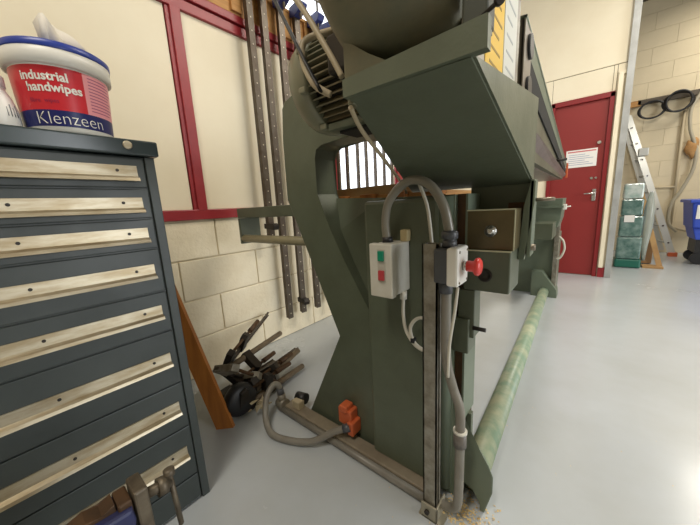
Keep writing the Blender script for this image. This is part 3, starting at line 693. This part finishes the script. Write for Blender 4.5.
b = nb(); tube(b, [(-1.15, .78, .08), (-1.155, .775, .13), (-1.165, .75, .145), (-1.155, .70, .11), (-1.11, .655, .045), (-1.03, .63, .018), (-.93, .655, .018), (-.84, .70, .03), (-.77, .76, .07), (-.71, .80, .095)], .0145, n=14)
o = obj('flexible_conduit', b, conduit_m); tag(o, 'grey flexible hose looping over the floor to the orange plug housing', 'hose')
b = nb(); cyl(b, (-1.15, .78, .08), (-1.152, .776, .12), .018, n=12); obj('hose_nut', b, dkgrey_pl, o)
b = nb(); cyl(b, (-.735, .785, .085), (-.71, .80, .095), .018, n=12); obj('hose_nut', b, dkgrey_pl, o)
# wood shavings
b = nb()
for i in range(420):
    r = random.random()
    if r < .5: x = random.gauss(-.245, .03); y = random.gauss(.80, .04)
    elif r < .75: x = random.gauss(-.18, .05); y = random.gauss(.80, .05)
    else: x = random.uniform(-1.2, .3); y = random.uniform(.55, 1.6)
    s = random.uniform(.002, .006) if r < .75 else random.uniform(.001, .003)
    a = random.uniform(0, PI); dx, dy = s*math.cos(a), s*math.sin(a)
    z = .0008+(random.uniform(0, .012) if r < .5 else random.uniform(0, .003))
    q = [b.verts.new((x+dx, y+dy, z)), b.verts.new((x-dy*.6, y+dx*.6, z+s*.5)), b.verts.new((x-dx, y-dy, z+.0005)), b.verts.new((x+dy*.6, y-dx*.6, z))]
    b.faces.new(q); b.faces.new((q[0], q[2], q[1]))
o = obj('wood_shavings', b, mat('shaving', (222, 196, 140), .8)); tag(o, 'pale wood shavings scattered around the toe of the green frame', 'shavings', kind='stuff')
b = nb(); M = Matrix.Translation((.13, 1.92, .004)); lathe(b, [(.012, 0), (.02, .002), (.018, .006), (.008, .008)], (-.565, 1.92, 0)); o = obj('wood_chip', b, mat('chip_tan', (196, 160, 110), .8)); tag(o, 'single tan wood chip on the white floor left of the tie tube', 'chip')

# ================================================================ FAR STORE CORNER
st = thing('wrapped_stack', 'tall green stack of cartons wrapped in clear film beside the partition column', 'stack', (.46, 5.45, 0))
greens = mat('wrapped_green', (70, 104, 96), .12, 0, (150, 172, 166), 9, .6, bump=.8, bscale=14)
for i, (h0, h1, m_) in enumerate(((0, .12, mat('deep_green', (30, 100, 84), .4)), (.12, .42, greens), (.42, .70, greens), (.70, .92, greens), (.92, 1.12, mat('film_white', (196, 206, 200), .15, 0, (130, 160, 150), 11, .8, bump=.9, bscale=14)))):
    b = nb(); box(b, .31+.004*i, .575-.014*i, 5.35, 5.6, h0+.004, h1, .018); obj('carton', b, m_, st)
b = nb()
lathe(b, [(.02, 0), (.03, .2), (.055, .45), (.05, .7), (.02, .9)], (.60, 5.45, .1), n=14); obj('film_wrap', b, mat('clear_film', (200, 208, 200), .1, bump=.9, bscale=16, trans=.5), st)
b = nb(); box(b, .36, .46, 5.342, 5.35, .62, .71); obj('label', b, paper_m, st)
b = nb(); box(b, .60, .72, 5.75, 6.0, .01, .34, .004); o = obj('carton', b, mat('kraft', (140, 104, 66), .8)); tag(o, 'small brown cardboard box on the floor behind the leaning plank', 'box')
# leaning plank
b = nb(); p0 = Vector((.775, 5.50, .0)); p1 = Vector((.50, 5.78, 1.12))
vs0 = [b.verts.new(p0+Vector(o_)) for o_ in ((-.028, 0, 0), (.028, 0, 0), (.028, .02, 0), (-.028, .02, 0))]; vs1 = [b.verts.new(p1+Vector(o_)) for o_ in ((-.028, 0, 0), (.028, 0, 0), (.028, .02, 0), (-.028, .02, 0))]
b.faces.new(vs0); b.faces.new(vs1[::-1])
for i in range(4): b.faces.new((vs0[i], vs1[i], vs1[(i+1) % 4], vs0[(i+1) % 4]))
o = obj('plank', b, mat('raw_plank', (176, 140, 90), .7, 0, (150, 112, 70), 6, .7)); tag(o, 'narrow raw timber plank leaning between the wrapped stack and the ladder', 'plank')
b = nb(); box(b, .60, .80, 5.42, 5.6, 0, .025, .003); o = obj('wood_pad', b, MATS['raw_plank']); tag(o, 'low timber offcut flat on the floor under the plank foot', 'offcut')
# ladder
ld = thing('ladder', 'aluminium extension ladder leaning on the far block wall', 'ladder', (1.0, 6.7, 0))
alul = mat('ladder_aluminium', (202, 204, 200), .35, .5)
def seg(b, p0, p1, wx, wy):
    p0, p1 = Vector(p0), Vector(p1)
    A = [b.verts.new(p0+Vector((a*wx, c*wy, 0))) for a, c in ((-1, -1), (1, -1), (1, 1), (-1, 1))]; B = [b.verts.new(p1+Vector((a*wx, c*wy, 0))) for a, c in ((-1, -1), (1, -1), (1, 1), (-1, 1))]
    b.faces.new(A); b.faces.new(B[::-1])
    for i in range(4): b.faces.new((A[i], B[i], B[(i+1) % 4], A[(i+1) % 4]))
L0, L1 = Vector((1.03, 6.60, .05)), Vector((.36, 6.93, 2.25)); LB0, LB1 = L0+Vector((-.08, .30, .0)), L1+Vector((-.06, .02, 0))
for a, c in ((L0, L1), (LB0, LB1)):
    b = nb(); seg(b, a, c, .042, .016); rl = obj('rail', b, alul, ld)
for i in range(8):
    t_ = (i+.6)/8.4; a = L0.lerp(L1, t_); c = LB0.lerp(LB1, t_)
    b = nb(); cyl(b, a+Vector((0, -.02, 0)), c, .016, n=10); rg = obj('rung', b, alul, ld)
    b = nb(); cyl(b, a+Vector((0, -.023, 0)), a+Vector((0, -.018, 0)), .012, n=8); obj('rung_end', b, mat('rung_dark', (70, 50, 50), .6), rg)
b = nb(); box(b, .99, 1.09, 6.55, 6.65, 0, .06, .005); obj('foot', b, orange_m, ld)
b = nb(); L2 = L0.lerp(L1, .72); box(b, L2.x-.02, L2.x+.10, L2.y-.06, L2.y+.0, L2.z-.06, L2.z+.06, .01); obj('bracket', b, alul, ld)
# rail with hose coils
rk = thing('wall_rail', 'dark rail high on the far block wall carrying coiled black hoses', 'rail', (.9, 6.98, 2.4))
b = nb(); box(b, .46, 1.7, 6.93, 6.99, 2.38, 2.455, .003); obj('rail', b, mat('rail_dark', (88, 78, 64), .6), rk)
b = nb(); box(b, .20, .50, 6.93, 6.99, 2.37, 2.45, .003); obj('timber_end', b, wood_m, rk)
def coil(cx, cz, r, label, n):
    b = nb()
    for k in range(n):
        pts = [(cx+(r-.006*k)*1.1*math.cos(a), 6.90-.012*k, cz+(r+.004*k)*.86*math.sin(a)) for a in [2*PI*i/24 for i in range(25)]]
        tube(b, pts, .013, n=8, sub=2)
    o = obj('hose_coil', b, black_m); tag(o, label, 'hose', 'hose coils on the wall rail')
coil(.63, 2.27, .14, 'left hanging black hose coil on the far wall rail', 3)
coil(.905, 2.32, .15, 'right hanging black hose coil on the far wall rail, thicker', 6)
# pipes and conduits on the far wall
pm = mat('wall_pipe', (190, 176, 146), .5)
o = nb(); cyl(o, (1.03, 6.96, .42), (1.0, 6.96, 2.2), .018, n=12); cyl(o, (1.03, 6.96, .42), (1.25, 6.96, .35), .018, n=12); o = obj('wall_pipe', o, pm); tag(o, 'cream vertical pipe on the far block wall', 'pipe')
o = nb(); cyl(o, (.70, 6.96, 1.06), (1.02, 6.96, 1.06), .016, n=12); o = obj('wall_pipe', o, pm); tag(o, 'short cream horizontal pipe on the far wall beside the ladder', 'pipe')
o = nb(); tube(o, [(1.15, 6.93, 2.45), (1.06, 6.93, 2.2), (1.08, 6.93, 1.9), (1.17, 6.93, 1.6), (1.17, 6.93, 1.3), (1.08, 6.93, 1.0), (1.0, 6.93, .8), (1.0, 6.93, .5), (1.1, 6.93, .35)], .022, n=10); o = obj('draped_hose', o, mat('hose_beige', (176, 168, 146), .5)); tag(o, 'beige hose hanging in a bend down the far block wall', 'hose')
b = nb(); bmesh.ops.create_icosphere(b, subdivisions=3, radius=1)
for vtx in b.verts:
    n_ = 1+.25*math.sin(5*vtx.co.x+3*vtx.co.z)*math.cos(4*vtx.co.z); vtx.co = Vector((1.13+vtx.co.x*.07*n_, 6.95+vtx.co.y*.05, 1.62+vtx.co.z*.14*n_))
for f in b.faces: f.smooth = True
o = obj('foam_patch', b, mat('old_foam', (190, 146, 92), .8, 0, (160, 116, 66), 14, .8, bump=.8, bscale=30)); tag(o, 'lumpy orange-brown foam patch around the hose on the far wall', 'foam')
# blue tub on a stand
bl = thing('blue_bin', 'blue plastic bin on black wheels at the right picture edge', 'bin', (1.40, 6.1, 0))
bp = mat('bin_blue', (52, 82, 190), .4)
b = nb(); prism(b, [(1.07, .50), (1.70, .50), (1.75, .84), (1.035, .84)], 'y', 5.85, 6.4, .02); obj('tub', b, bp, bl)
b = nb(); box(b, 1.01, 1.78, 5.82, 6.43, .83, .87, .008); obj('rim', b, bp, bl)
b = nb(); prism(b, [(1.12, .34), (1.6, .34), (1.66, .5), (1.08, .5)], 'y', 5.9, 6.35, .01); obj('lower_body', b, bp, bl)
b = nb(); box(b, 1.13, 1.6, 5.93, 6.3, .16, .34); obj('chassis', b, black_m, bl)
for (x, y) in ((1.18, 5.95), (1.18, 6.3), (1.58, 5.95), (1.58, 6.3)):
    b = nb(); cyl(b, (x, y-.02, .08), (x, y+.02, .08), .08, n=18); obj('wheel', b, black_m, bl)
b = nb(); box(b, 1.08, 1.12, 5.835, 5.85, .62, .80); obj('sticker', b, paper_m, bl)
